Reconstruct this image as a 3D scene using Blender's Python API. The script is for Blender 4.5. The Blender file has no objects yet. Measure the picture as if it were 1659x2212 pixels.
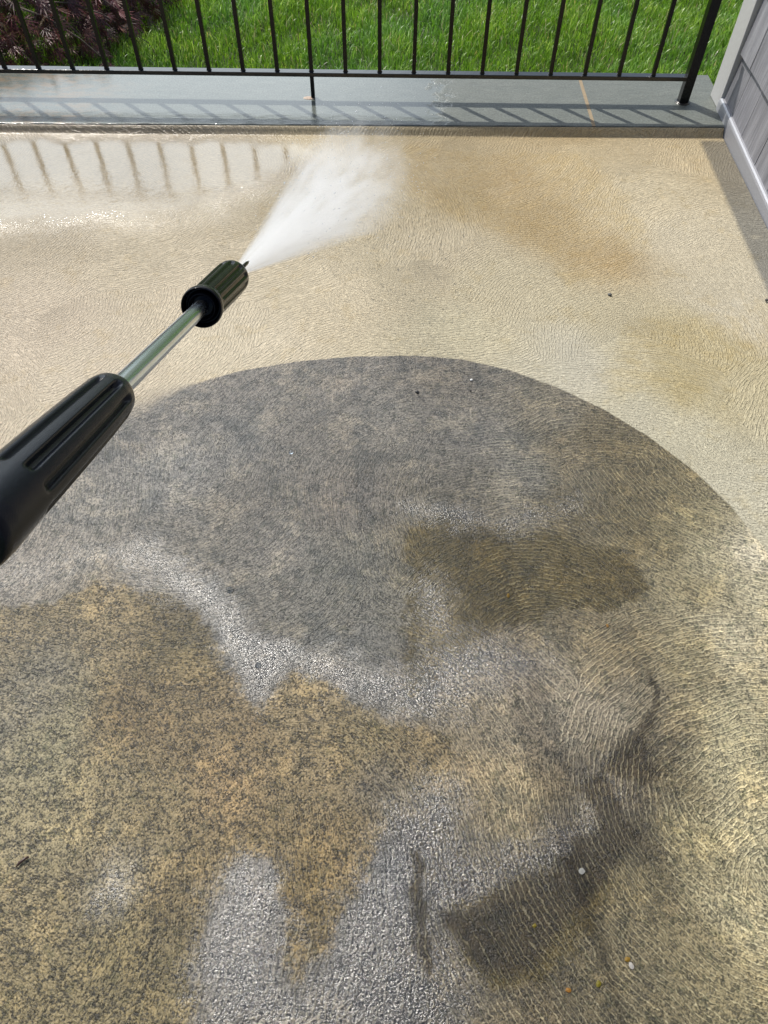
import bpy, bmesh, math, random
import numpy as np
from mathutils import Vector, Matrix
random.seed(7); rng = np.random.default_rng(7)
S = bpy.context.scene; COL = S.collection
rad = math.radians

# ------------------------------------------------------------------ camera
CAM_H = 1.2639; PITCH = -0.9494; YAW = -0.0055; ROLL = 0.0096; FPX = 1597.0; CX, CY = 829.5, 1106.0
cy_, sy_ = math.cos(YAW), math.sin(YAW)
fwd = Vector((sy_*math.cos(PITCH), cy_*math.cos(PITCH), math.sin(PITCH)))
r0 = Vector((cy_, -sy_, 0)); u0 = r0.cross(fwd)
rgt = math.cos(ROLL)*r0 + math.sin(ROLL)*u0
upv = -math.sin(ROLL)*r0 + math.cos(ROLL)*u0
camd = bpy.data.cameras.new('camera'); cam = bpy.data.objects.new('camera', camd); COL.objects.link(cam)
M = Matrix.Identity(4)
for i in range(3):
    M[i][0] = rgt[i]; M[i][1] = upv[i]; M[i][2] = -fwd[i]
M[2][3] = CAM_H
cam.matrix_world = M
camd.sensor_fit = 'AUTO'; camd.sensor_width = 36; camd.lens = 36*FPX/2212
camd.clip_start = 0.02; camd.clip_end = 600
S.camera = cam
# ------------------------------------------------------------------ sky and sun
ADDED_CLOUD = 21.0
SUN_EL, SUN_AZ = rad(54.5), rad(-45)          # azimuth measured from +Y (away from the viewer) towards +X
sdir = Vector((math.sin(SUN_AZ)*math.cos(SUN_EL), math.cos(SUN_AZ)*math.cos(SUN_EL), math.sin(SUN_EL)))
W = bpy.data.worlds.new('World'); S.world = W; W.use_nodes = True
nt = W.node_tree; bg = nt.nodes['Background']
sky = nt.nodes.new('ShaderNodeTexSky'); sky.sky_type = 'NISHITA'; sky.sun_disc = False
sky.sun_elevation = SUN_EL; sky.sun_rotation = SUN_AZ; sky.dust_density = 2.5; sky.air_density = 1.2
# unseen bright cloud bank, added beyond the lawn to strengthen the wet-floor reflections
tc = nt.nodes.new('ShaderNodeTexCoord'); sx_ = nt.nodes.new('ShaderNodeSeparateXYZ'); nt.links.new(tc.outputs['Generated'], sx_.inputs[0])
def wss(v, lo, hi, a, b):
    x = nt.nodes.new('ShaderNodeMapRange'); x.interpolation_type = 'SMOOTHSTEP'; nt.links.new(v, x.inputs[0])
    for k, q in zip((1, 2, 3, 4), (lo, hi, a, b)): x.inputs[k].default_value = q
    return x.outputs[0]
def wm(a, b, op='MULTIPLY'):
    x = nt.nodes.new('ShaderNodeMath'); x.operation = op; nt.links.new(a, x.inputs[0])
    if isinstance(b, (int, float)): x.inputs[1].default_value = b
    else: nt.links.new(b, x.inputs[1])
    return x.outputs[0]
cn = nt.nodes.new('ShaderNodeTexNoise'); cn.inputs['Scale'].default_value = 2.2; cn.inputs['Detail'].default_value = 5; nt.links.new(tc.outputs['Generated'], cn.inputs['Vector'])
cmask = wm(wm(wss(sx_.outputs[2], .74, .52, 0, 1), wss(sx_.outputs[2], .02, .10, 0, 1)), wss(sx_.outputs[1], .35, .65, 0, 1))
cmask = wm(cmask, wss(cn.outputs['Fac'], .30, .52, .75, 1))
cmask = wm(cmask, wss(sx_.outputs[0], -.12, .16, 1, .12))
mx = nt.nodes.new('ShaderNodeMix'); mx.data_type = 'RGBA'; nt.links.new(cmask, mx.inputs[0]); nt.links.new(sky.outputs[0], mx.inputs[6])
mx.inputs[7].default_value = (ADDED_CLOUD*.84, ADDED_CLOUD*.93, ADDED_CLOUD*1.0, 1)
nt.links.new(mx.outputs[2], bg.inputs['Color']); bg.inputs['Strength'].default_value = 0.12
sl = bpy.data.lights.new('sun', 'SUN'); sl.energy = 4.4; sl.angle = rad(0.5); sl.color = (1, .955, .88)
so = bpy.data.objects.new('sun', sl); COL.objects.link(so)
so.rotation_euler = sdir.to_track_quat('Z', 'Y').to_euler(); so.location = (-3, 3, 6)
S.view_settings.view_transform = 'Standard'; S.view_settings.look = 'None'
S.view_settings.exposure = 0.10; S.view_settings.gamma = 1
S.cycles.volume_bounces = 8; S.cycles.max_bounces = 10; S.cycles.volume_step_rate = 1.0
S.cycles.sample_clamp_indirect = 6

# ------------------------------------------------------------------ helpers
def at(x, y, z=0.0):
    "world point on the level z seen at a spot of the photo, used only to measure where things stand"
    d = fwd + rgt*((x-CX)/FPX) - upv*((y-CY)/FPX)
    t = (z-CAM_H)/d.z
    return Vector((d.x*t, d.y*t, z))
def lin(c):
    return tuple(((v/255+.055)/1.055)**2.4 if v > 10 else v/255/12.92 for v in c)
def obj(name, me, mat=None, parent=None):
    if isinstance(me, bmesh.types.BMesh):
        b = me; me = bpy.data.meshes.new(name); b.to_mesh(me); b.free()
    o = bpy.data.objects.new(name, me); COL.objects.link(o)
    if mat: me.materials.append(mat)
    if parent: o.parent = parent
    return o
def empty(name, loc=(0,0,0)):
    o = bpy.data.objects.new(name, None); COL.objects.link(o); o.location = loc; return o
def tag(o, label=None, cat=None, group=None, kind=None):
    if label: o['label'] = label
    if cat: o['category'] = cat
    if group: o['group'] = group
    if kind: o['kind'] = kind
    return o
def smooth(o):
    o.data.polygons.foreach_set('use_smooth', [True]*len(o.data.polygons)); return o
def box(bm, x0, x1, y0, y1, z0, z1, bev=0.0):
    r = bmesh.ops.create_cube(bm, size=1)
    vs = r['verts']
    for v in vs:
        v.co = Vector(((x0+x1)/2+v.co.x*(x1-x0), (y0+y1)/2+v.co.y*(y1-y0), (z0+z1)/2+v.co.z*(z1-z0)))
    if bev:
        es = list({e for v in vs for e in v.link_edges})
        bmesh.ops.bevel(bm, geom=es, offset=bev, segments=2, affect='EDGES', profile=.5)
def raw_mesh(name, V, F):
    me = bpy.data.meshes.new(name)
    V = np.asarray(V, dtype=np.float32); n = len(V)
    me.vertices.add(n); me.vertices.foreach_set('co', V.ravel())
    F = np.asarray(F, dtype=np.int32); k = F.shape[1]
    me.loops.add(F.size); me.loops.foreach_set('vertex_index', F.ravel())
    me.polygons.add(len(F)); me.polygons.foreach_set('loop_start', np.arange(0, F.size, k, dtype=np.int32))
    me.polygons.foreach_set('loop_total', np.full(len(F), k, dtype=np.int32))
    me.update(calc_edges=True); return me
def tube(bm, pts, rads, seg=8, cap=True):
    rings = []
    for i, p in enumerate(pts):
        p = Vector(p)
        a = Vector(pts[max(i-1, 0)]); b = Vector(pts[min(i+1, len(pts)-1)])
        q = (b-a).to_track_quat('Z', 'Y')
        rings.append([bm.verts.new(p + q @ Vector((math.cos(t)*rads[i], math.sin(t)*rads[i], 0)))
                      for t in [2*math.pi*k/seg for k in range(seg)]])
    for A, B in zip(rings, rings[1:]):
        for k in range(seg):
            bm.faces.new((A[k], A[(k+1) % seg], B[(k+1) % seg], B[k]))
    if cap:
        bm.faces.new(rings[0][::-1]); bm.faces.new(rings[-1])

# node helper
class N:
    def __init__(s, name):
        s.m = bpy.data.materials.new(name); s.m.use_nodes = True; s.t = s.m.node_tree
        s.b = s.t.nodes['Principled BSDF']; s.out = s.t.nodes['Material Output']
    def n(s, typ, **kw):
        x = s.t.nodes.new(typ)
        for k, v in kw.items(): setattr(x, k, v)
        return x
    def put(s, sock, v):
        if isinstance(v, bpy.types.NodeSocket): s.t.links.new(v, sock)
        elif v is not None:
            if hasattr(sock.default_value, '__len__') and not hasattr(v, '__len__'): v = [v]*len(sock.default_value)
            if hasattr(sock.default_value, '__len__') and len(sock.default_value) == 4 and len(v) == 3: v = (*v, 1)
            sock.default_value = v
    def math(s, op, a, b=None, c=None, clamp=False):
        x = s.n('ShaderNodeMath', operation=op, use_clamp=clamp)
        s.put(x.inputs[0], a)
        if b is not None: s.put(x.inputs[1], b)
        if c is not None: s.put(x.inputs[2], c)
        return x.outputs[0]
    def vmath(s, op, a, b=None, scale=None):
        x = s.n('ShaderNodeVectorMath', operation=op); s.put(x.inputs[0], a)
        if b is not None: s.put(x.inputs[1], b)
        if scale is not None: s.put(x.inputs['Scale'], scale)
        return x.outputs['Value'] if op in ('LENGTH', 'DOT_PRODUCT') else x.outputs[0]
    def mix(s, f, a, b, blend='MIX'):
        x = s.n('ShaderNodeMix', data_type='RGBA', blend_type=blend); s.put(x.inputs[0], f)
        s.put(x.inputs[6], a); s.put(x.inputs[7], b); return x.outputs[2]
    def noise(s, vec, scale, detail=2, rough=.5, dist=0, col=False):
        x = s.n('ShaderNodeTexNoise'); s.put(x.inputs['Vector'], vec); x.inputs['Scale'].default_value = scale
        x.inputs['Detail'].default_value = detail; x.inputs['Roughness'].default_value = rough
        x.inputs['Distortion'].default_value = dist
        return x.outputs['Color' if col else 'Fac']
    def ss(s, v, lo, hi, a=0.0, b=1.0):
        x = s.n('ShaderNodeMapRange', interpolation_type='SMOOTHSTEP'); s.put(x.inputs[0], v)
        for k, q in zip((1, 2, 3, 4), (lo, hi, a, b)): s.put(x.inputs[k], q)
        return x.outputs[0]
    def attr(s, name, col=False):
        x = s.n('ShaderNodeAttribute', attribute_name=name); return x.outputs['Color' if col else 'Fac']
    def coord(s, which='Object'):
        return s.n('ShaderNodeTexCoord').outputs[which]
    def scalev(s, v, sc):
        return s.vmath('MULTIPLY', v, sc)
    def bump(s, h, dist, strength=1.0, normal=None):
        x = s.n('ShaderNodeBump'); s.put(x.inputs['Strength'], strength); s.put(x.inputs['Distance'], dist)
        s.put(x.inputs['Height'], h)
        if normal: s.put(x.inputs['Normal'], normal)
        return x.outputs[0]
    def set(s, **kw):
        for k, v in kw.items(): s.put(s.b.inputs[k.replace('_', ' ')], v)
        return s.m

# ------------------------------------------------------------------ large ground
K = N('lawn_soil'); c = K.coord()
K.set(Base_Color=K.mix(K.noise(c, 3, 6), (.03, .045, .012), (.055, .085, .02)), Roughness=.95, Normal=K.bump(K.noise(c, 60, 4), .02))
bm = bmesh.new()
LAWN_Z = -.10
bmesh.ops.create_grid(bm, x_segments=2, y_segments=2, size=300)
for v in bm.verts: v.co.z = LAWN_Z
tag(obj('lawn_ground', bm, K.m), kind='structure')

# ------------------------------------------------------------------ patio floor
def edgeY(x):      # inner edge of the coping, a hair off parallel to the railing
    return 2.441 + (x+1.2)*(2.474-2.441)/2.3
OUT = [(60,330,160,143,110),(300,350,160,143,110),(560,350,170,153,120),(100,460,186,169,136),(300,560,214,197,162),
 (60,700,222,203,172),(200,780,226,208,176),(420,650,224,206,172),(700,640,222,205,168),(500,740,228,212,178),(820,600,212,196,158),
 (760,430,196,180,142),(900,350,192,172,128),(700,300,205,185,140),(1000,420,184,162,112),(1150,480,194,170,120),(1300,560,202,178,130),(1100,400,200,176,128),
 (1380,440,220,203,163),(1250,350,218,196,148),(1480,500,224,210,176),(1560,640,218,205,172),(950,560,204,188,152),(1100,620,208,194,156),
 (1000,700,214,202,164),(1300,680,210,196,156),(1450,740,204,188,140),(1340,780,216,205,170),(1500,850,204,190,144),(1600,790,206,192,148),
 (1240,790,214,206,180),(1400,900,212,204,174),(1500,950,212,204,172),(1600,1050,214,207,178),(1640,700,220,210,184),(1200,290,208,182,130),(1500,320,214,192,146)]
INN = [(500,830,125,119,111),(760,800,120,114,106),(1000,820,118,110,98),(1200,880,118,110,92),(1300,930,98,86,56),(1380,985,98,87,55),(1450,1040,112,101,64),(1530,1110,138,128,88),(1380,1070,94,83,52),
 (850,900,124,119,110),(1000,960,124,120,112),(700,950,114,109,101),(500,930,122,119,113),(300,930,124,119,111),(350,1000,134,132,127),(200,1100,132,128,119),
 (100,1200,148,139,125),(550,1080,112,107,98),(750,1100,112,105,96),(1100,1050,116,113,104),(1250,1000,104,95,74),(1000,1150,88,78,54),
 (1200,1150,82,72,42),(1050,1200,104,92,60),(1350,1150,92,82,49),(1450,1150,120,109,70),(1560,1200,164,154,114),(1640,1200,205,195,165),
 (1500,1300,140,128,86),(1600,1300,185,175,138),(1200,1280,106,94,62),(950,1250,108,100,76),(920,1400,82,70,40),(800,1250,110,108,98),
 (700,1250,108,107,98),(600,1200,126,121,112),(750,1380,108,109,105),(650,1350,114,111,102),(1350,1400,102,89,57),(1450,1450,140,128,86),
 (1400,1550,100,88,58),(1550,1400,185,175,140),(1550,1600,180,170,126),(1450,1650,118,105,66),(1600,1750,177,166,122),(1500,1800,150,138,92),
 (1600,1950,177,166,122),(1500,2050,134,121,80),(1600,2150,142,130,87),(1400,2150,108,98,67),(1320,1520,160,147,122),(1270,1490,148,136,112),(1180,1500,138,126,106),
 (1100,1400,116,104,80),(1150,1600,143,130,104),(1250,1600,160,146,118),(1100,1750,148,133,96),(1000,1700,140,122,88),(950,1650,128,110,74),
 (1350,1640,38,33,26),(1395,1590,52,45,30),(1250,1690,68,60,48),(1320,1720,56,50,42),(1350,1830,72,63,40),(1150,1900,58,50,34),(1080,2000,54,44,20),
 (1130,1960,52,43,20),(1250,1950,86,76,48),(1250,2100,98,88,58),(1100,2100,96,84,56),(1000,2180,102,93,72),(1400,1950,115,103,66),
 (100,1330,133,118,88),(250,1350,150,131,94),(400,1320,96,84,54),(60,1500,126,120,106),(150,1600,148,140,108),(300,1550,120,100,64),
 (500,1550,134,114,78),(450,1650,148,123,82),(650,1500,144,126,90),(800,1600,132,116,76),(700,1700,146,126,88),(300,1750,143,126,86),
 (100,1750,153,140,103),(100,1950,138,123,86),(250,2000,112,101,62),(350,2100,122,109,72),(100,2150,138,123,82),(600,1800,132,112,70),
 (660,1950,118,99,54),(760,1850,138,116,72),(400,1900,122,105,68),(520,1950,112,107,98),(560,1480,112,107,98),(860,1750,112,104,92),
 (850,1950,84,88,92),(905,1900,55,45,22),(915,2000,62,52,28),(750,2050,100,96,88),(850,2150,92,88,80),(200,1250,140,130,112),(240,1900,148,138,116),
 (850,1500,104,96,82),(700,1420,112,104,92),(430,1400,110,98,66)]
ARC = [(-700,1700),(-300,1330),(-100,1150),(130,980),(265,884),(400,835),(520,801),(640,781),(760,770),(900,768),(1000,777),(1100,800),(1200,836),(1300,883),
       (1400,943),(1500,1018),(1580,1095),(1659,1195),(1750,1340),(1850,1560),(1950,2000)]
# zones traced where they lie on the slab: glittering soaked grain, smooth water, black stains, olive grime, brown speckle, ochre tint
Z_GLIT = [[(-40,1290),(100,1250),(250,1225),(380,1290),(440,1330),(490,1420),(540,1490),(570,1515),(600,1470),(640,1435),(700,1470),(800,1520),(900,1550),(1000,1530),
  (1100,1480),(1200,1440),(1180,1400),(1080,1370),(980,1380),(880,1440),(780,1450),(700,1400),(620,1390),(560,1390),(500,1300),(430,1230),(330,1170),(150,1180),(-40,1230)],
  [(450,1960),(470,1890),(520,1860),(590,1880),(625,1940),(620,2010),(600,2080),(650,2120),(700,2060),(740,1950),(800,1850),(850,1760),(900,1700),(960,1690),(1000,1740),
  (990,1800),(1060,1840),(1150,1825),(1230,1780),(1290,1700),(1330,1680),(1310,1760),(1280,1840),(1180,1900),(1080,1940),(1000,1975),(960,2010),(980,2070),(1010,2120),
  (1000,2260),(430,2260),(430,2080)], [(205,1950),(218,1880),(250,1845),(285,1865),(280,1930),(240,1960)],
  [(900,1240),(945,1250),(990,1370),(940,1400),(900,1330)], [(880,1100),(1000,1090),(1060,1120),(1240,1085),(1250,1110),(1100,1150),(960,1135)]]
Z_FILM = [[(-300,282),(200,284),(560,288),(700,300),(720,345),(640,372),(570,410),(480,450),(340,480),(150,490),(-300,520)]]
Z_DARK = [[(960,1985),(1060,1925),(1180,1890),(1250,1830),(1330,1760),(1380,1790),(1330,1880),(1240,1980),(1180,2050),(1100,2100),(1010,2090)],
  [(1330,1640),(1350,1605),(1388,1580),(1405,1500),(1398,1450),(1412,1460),(1424,1550),(1402,1630),(1435,1675),(1400,1700),(1350,1690),(1312,1680),(1345,1760),(1310,1800),
   (1265,1750),(1225,1695),(1290,1690)], [(886,1835),(905,1830),(925,1870),(918,1905),(940,1960),(922,2010),(935,2060),(915,2120),(900,2050),(905,1990),(888,1930),(896,1890)]]
Z_OLIVE = [[(882,1140),(980,1115),(1100,1140),(1230,1165),(1370,1190),(1400,1270),(1320,1330),(1200,1310),(1100,1350),(1000,1400),(940,1470),(886,1500),(882,1400),(879,1250)],
  [(980,1950),(1100,1900),(1250,1850),(1330,1900),(1280,2010),(1180,2100),(1060,2130),(1000,2100)]]
Z_BROWN = [[(-300,1330),(-40,1325),(90,1300),(200,1262),(330,1272),(430,1330),(480,1425),(540,1512),(580,1530),(612,1482),(650,1452),(740,1500),(850,1560),(960,1590),(1000,1640),
  (930,1700),(850,1770),(790,1860),(735,1960),(690,2060),(640,2110),(600,2070),(620,1960),(590,1880),(520,1860),(465,1890),(440,1990),(425,2260),(-300,2260)]]
Z_OCHRE = [[(870,300),(1000,330),(1100,330),(1250,330),(1350,420),(1400,520),(1350,600),(1240,625),(1200,570),(1120,510),(1040,492),(960,462),(880,430)],
  [(1340,700),(1480,690),(1700,640),(1700,770),(1560,800),(1520,850),(1480,890),(1430,850),(1330,855),(1320,800)]]
nx, ny = 640, 740
xs = np.linspace(-2.25, 1.098, nx); t = np.linspace(0, 1, ny)
X, T = np.meshgrid(xs, t)
Y0 = -1.4; Yedge = 2.441+(X+1.2)*(2.474-2.441)/2.3
Y = Y0 + (Yedge-.022-Y0)*T
Z = .0016*np.sin(X*2.3+1)*np.sin(Y*1.9) + .0008*np.sin(X*5.1+Y*3.7)
Z -= .0016*np.exp(-((X-1.1)/.5)**2)
# last two rows: the cove that rises to the coping
Yc = Yedge-.022
rowsX = [X]; rowsY = [Y]; rowsZ = [Z]
for dy, dz in ((.003, .0015), (.009, .012), (.014, .019), (.0195, .0215)):
    rowsX.append(X[-1:]); rowsY.append(Yc[-1:]+dy); rowsZ.append(Z[-1:]*0+dz)
X = np.vstack(rowsX); Y = np.vstack(rowsY); Z = np.vstack(rowsZ); NY = X.shape[0]
pts = np.stack([X.ravel(), Y.ravel(), Z.ravel()], 1)
idx = np.arange(NY*nx).reshape(NY, nx)
F = np.stack([idx[:-1, :-1], idx[:-1, 1:], idx[1:, 1:], idx[1:, :-1]], -1).reshape(-1, 4)
floor_me = raw_mesh('patio_floor', pts, F)
px, py = pts[:, 0], pts[:, 1]
def wig(x, y, f, s):      # smooth irregular offsets so that stains have ragged outlines
    return (np.sin(x*f+2.1*np.sin(y*f*.7+s)+s)+.6*np.sin(y*f*1.9+1.7*np.sin(x*f*1.3+s*2))+.35*np.sin((x+y)*f*3.7+s*3+1.5*np.sin((x-y)*f*2.9)))
qx_, qy_ = px+.022*wig(px, py, 9, 1.), py+.022*wig(py, px, 8, 4.)
def wpts(L): return np.array([list(at(a[0], a[1]))[:2] for a in L])
def shep(L, sat):
    P = wpts(L); Cc = np.array([lin(a[2:5]) for a in L]); Cc = Cc.mean(1, keepdims=True)*(1-sat)+Cc*sat; num = np.zeros((len(px), 3)); den = np.zeros(len(px))
    for (qx, qy), cc in zip(P, Cc):
        d2 = (qx_-qx)**2+(qy_-qy)**2
        w = 1/(d2+.0022)**1.75
        num += w[:, None]*cc; den += w
    return num/den[:, None]
def inside(p, Q):
    c = False
    for (x1, y1), (x2, y2) in zip(Q, Q[1:]+Q[:1]):
        if (y1 > p[1]) != (y2 > p[1]) and p[0] < (x2-x1)*(p[1]-y1)/(y2-y1)+x1: c = not c
    return c
INB = [a for a in INN if inside(a[:2], Z_BROWN[0])]; ING = [a for a in INN if not inside(a[:2], Z_BROWN[0])]
Cout, Cin, Cbr = shep(OUT, .84), shep(ING, .74), shep(INB, .70)
Cin = Cin*(1+.08*np.clip((px-.35)/.25, 0, 1))[:, None]
Cbr = Cbr*np.array([.80, .785, .70])
wx_, wy_ = px+.006*wig(px, py, 26, 1.), py+.006*wig(py, px, 23, 4.)
def zone(L):
    best = np.full(len(px), -9.)
    for Q in L:
        W = np.array([list(at(a, b))[:2] for a, b in Q]); d = np.full(len(px), 9.); ins = np.zeros(len(px), bool)
        for A, B in zip(W, np.roll(W, -1, 0)):
            e = B-A; tt = np.clip(((wx_-A[0])*e[0]+(wy_-A[1])*e[1])/(e@e), 0, 1)
            d = np.minimum(d, np.hypot(wx_-A[0]-tt*e[0], wy_-A[1]-tt*e[1]))
            if abs(e[1]) > 1e-9:
                m = ((A[1] > wy_) != (B[1] > wy_)) & (wx_ < e[0]*(wy_-A[1])/e[1]+A[0]); ins ^= m
        best = np.maximum(best, np.where(ins, d, -d))
    return best
AP = wpts(ARC)
sd = np.full(len(px), 9.)
for A, B in zip(AP, AP[1:]):
    d = B-A; L2 = d@d; tt = np.clip(((px-A[0])*d[0]+(py-A[1])*d[1])/L2, 0, 1)
    ex = px-A[0]-tt*d[0]; ey = py-A[1]-tt*d[1]; dist = np.hypot(ex, ey); s = np.sign(d[0]*ey-d[1]*ex)
    m = dist < np.abs(sd); sd[m] = (dist*s)[m]       # positive = far side = washed
wall_band = np.clip((px-1.010)/.014, 0, 1)*np.clip((2.44-py)/.02, 0, 1)  # mask of the darker, cooler grey strip along the house wall
A_ = floor_me.attributes
for nm, arr in (('cout', Cout), ('cin', Cin), ('cbr', Cbr)):
    a = A_.new(nm, 'FLOAT_COLOR', 'POINT'); a.data.foreach_set('color', np.c_[arr, np.ones(len(arr))].astype(np.float32).ravel())
for nm, arr in (('sd', sd), ('sheet', zone(Z_FILM[:1])), ('glit', zone(Z_GLIT)), ('dark', zone(Z_DARK)), ('olive', zone(Z_OLIVE)), ('brown', zone(Z_BROWN)), ('ochre', zone(Z_OCHRE)), ('wall_band', wall_band)):
    a = A_.new(nm, 'FLOAT', 'POINT'); a.data.foreach_set('value', arr.astype(np.float32))

K = N('broomed_concrete')
P = K.vmath('MULTIPLY', K.coord(), (1, 1, 0))
w1 = K.vmath('SUBTRACT', K.noise(P, 2.6, 2, col=True), (.5, .5, .5))
P2 = K.vmath('ADD', P, K.vmath('MULTIPLY', w1, (.09, .09, 0)))
vor = K.n('ShaderNodeTexVoronoi', voronoi_dimensions='2D', feature='F1'); P3 = K.vmath('ADD', P2, K.vmath('MULTIPLY', K.vmath('SUBTRACT', K.noise(P, 11, 4, .7, col=True), (.5, .5, .5)), (.16, .16, 0)))
K.put(vor.inputs['Vector'], P3); vor.inputs['Scale'].default_value = 2.6
off = K.vmath('SCALE', K.vmath('NORMALIZE', K.vmath('MULTIPLY', K.vmath('SUBTRACT', vor.outputs['Color'], (.5, .5, .5)), (1, 1, 0))), scale=.34)
V = K.vmath('MULTIPLY', K.vmath('SUBTRACT', K.vmath('SUBTRACT', P2, vor.outputs['Position']), off), (1, 1, 0))
r = K.vmath('LENGTH', V)
sep = K.n('ShaderNodeSeparateXYZ'); K.put(sep.inputs[0], V)
ang = K.math('ARCTAN2', sep.outputs[1], sep.outputs[0])
sc = K.n('ShaderNodeSeparateColor'); K.put(sc.inputs[0], vor.outputs['Color'])
cell = K.math('MULTIPLY', sc.outputs[0], 90.0)
def polar(fr, fa):
    cb = K.n('ShaderNodeCombineXYZ'); K.put(cb.inputs[0], K.math('MULTIPLY', r, fr)); K.put(cb.inputs[1], K.math('MULTIPLY', ang, fa)); K.put(cb.inputs[2], cell); return cb.outputs[0]
ph = K.math('ADD', K.math('DIVIDE', r, .0088), K.math('ADD', K.math('MULTIPLY', K.noise(P, 13, 2), 2.6), K.math('MULTIPLY', K.noise(P, 110, 3, .65), 1.15)))
s1 = K.math('ADD', .5, K.math('MULTIPLY', K.math('SINE', K.math('MULTIPLY', ph, 6.2832)), .5))
brk = K.ss(K.math('ADD', K.math('MULTIPLY', K.noise(polar(105, 13), 1.0, 2), .6), K.math('MULTIPLY', K.noise(P, 9, 3), .4)), .40, .50)
crest = K.math('MULTIPLY', K.math('MULTIPLY', K.ss(s1, .62, .94), brk), K.ss(r, .01, .06))
rid = K.noise(polar(330, 34), 1.0, 2, .6)
r0f = K.ss(r, .01, .06)
ridge = K.mix(r0f, .5, K.ss(rid, .32, .68))
grain = K.noise(P, 300, 4, .75)
vg = K.n('ShaderNodeTexVoronoi', voronoi_dimensions='2D', feature='F1'); K.put(vg.inputs['Vector'], P); vg.inputs['Scale'].default_value = 310
vc = K.n('ShaderNodeSeparateColor'); K.put(vc.inputs[0], vg.outputs['Color'])
grit = K.math('ADD', K.math('MULTIPLY', vc.outputs[0], .55), K.math('MULTIPLY', K.ss(grain, .38, .62), .45))
grit_h = vc.outputs[1]
pit = K.ss(K.noise(P, 230, 2, .6), .60, .68)
fine = K.noise(P, 1000, 1)
pat = K.noise(P, 34, 5, .65)
big = K.noise(P, 5, 4, .6)
sda = K.math('ADD', K.attr('sd'), K.math('MULTIPLY', K.math('SUBTRACT', K.noise(P, 120, 3), .5), .006))
softe = K.ss(P, 0, 1)
leftw = K.ss(K.vmath('DOT_PRODUCT', P, (1, 0, 0)), -.60, -.42, .05, .0022)
clean = K.n('ShaderNodeMapRange', interpolation_type='SMOOTHSTEP'); K.put(clean.inputs[0], sda)
K.put(clean.inputs[1], K.math('MULTIPLY', leftw, -1.0)); K.put(clean.inputs[2], leftw); clean = clean.outputs[0]
ALB = .60
def rag(name, w, amp, sc_=28, x=0.0):     # zone mask with a ragged edge
    n_ = K.math('MULTIPLY', K.math('SUBTRACT', K.noise(K.vmath('ADD', P, (x, x, 0)), sc_, 6, .72), .5), amp)
    return K.ss(K.math('ADD', K.attr(name), n_), -w, w)
sheet = K.ss(K.math('ADD', K.attr('sheet'), K.math('MULTIPLY', K.math('SUBTRACT', K.noise(P, 9, 5, .7), .5), .14)), -.12, .10)
fmask = sheet; gmask = K.math('MULTIPLY', rag('glit', .045, .13, 26, 3.), K.ss(K.vmath('DOT_PRODUCT', P, (1, 0, 0)), -.72, -.18, .30, 1)); dmask = rag('dark', .009, .04, 40, 5.)
omask = rag('olive', .012, .07, 36, 7.); gmask = K.math('MULTIPLY', gmask, K.math('SUBTRACT', 1.0, K.math('MULTIPLY', dmask, .85)))
bmask = rag('brown', .010, .09, 30, 9.); hmask = rag('ochre', .030, .16, 20, 2.)
ci_ = K.mix(bmask, K.attr('cin', True), K.attr('cbr', True))
ci_ = K.mix(K.math('MULTIPLY', omask, .9), ci_, (.074, .055, .015)); ci_ = K.mix(K.math('MULTIPLY', dmask, .93), ci_, (.032, .023, .010))
co = K.vmath('SCALE', K.attr('cout', True), scale=.68); ci = K.vmath('SCALE', ci_, scale=ALB)
strk = K.ss(K.noise(polar(38, 5), 1.0, 4, .7), .40, .62)
co = K.mix(K.math('MULTIPLY', hmask, K.math('ADD', .35, K.math('MULTIPLY', strk, .5))), co, K.vmath('MULTIPLY', co, (.95, .89, .74)))
dotz = K.ss(K.noise(P, 90, 3, .6), .66, .72)
co = K.mix(K.math('MULTIPLY', K.ss(K.noise(P, 12, 5, .7), .54, .66), .45), co, K.vmath('MULTIPLY', co, (.90, .84, .70)))
# washed concrete: sandy grit, pale ridges and darker dashes between them
fo = K.math('ADD', K.math('MULTIPLY', ridge, .26), K.math('MULTIPLY', grit, .26))
fo = K.math('ADD', fo, K.math('ADD', K.math('MULTIPLY', pat, .14), K.math('ADD', .58, K.math('MULTIPLY', crest, .18))))
fo = K.math('MULTIPLY', fo, K.math('SUBTRACT', 1.0, K.math('MULTIPLY', pit, .22)))
co = K.vmath('SCALE', co, scale=fo)
# grimy concrete: dark biofilm in the pores, pale worn crests
med = K.noise(P, 105, 5, .75)
spk = K.math('ADD', K.math('MULTIPLY', grit, .40), K.math('ADD', K.math('MULTIPLY', pat, .45), K.math('MULTIPLY', med, .75)))
spk = K.math('ADD', spk, K.math('MULTIPLY', fine, .30))
spf = K.ss(spk, .80, 1.10)
gr = K.vmath('MULTIPLY', ci, K.mix(spf, K.mix(bmask, (.40, .415, .43), (.20, .21, .22)), K.mix(bmask, (1.6, 1.56, 1.5), (2.1, 2.05, 1.95))))
gr = K.mix(K.math('MULTIPLY', pit, .6), gr, K.vmath('SCALE', ci, scale=.22))
sideq = K.ss(K.math('ADD', K.vmath('DOT_PRODUCT', P, (1, -.25, 0)), K.math('MULTIPLY', K.math('SUBTRACT', K.noise(P, 4, 3), .5), .9)), -.35, .15, .30, 1)
cra = K.math('MULTIPLY', K.math('MULTIPLY', crest, K.math('ADD', .50, K.math('MULTIPLY', grit, .5))), sideq)
gr = K.mix(cra, gr, K.vmath('ADD', K.vmath('SCALE', ci, scale=1.75), (.10, .092, .062)))
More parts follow.
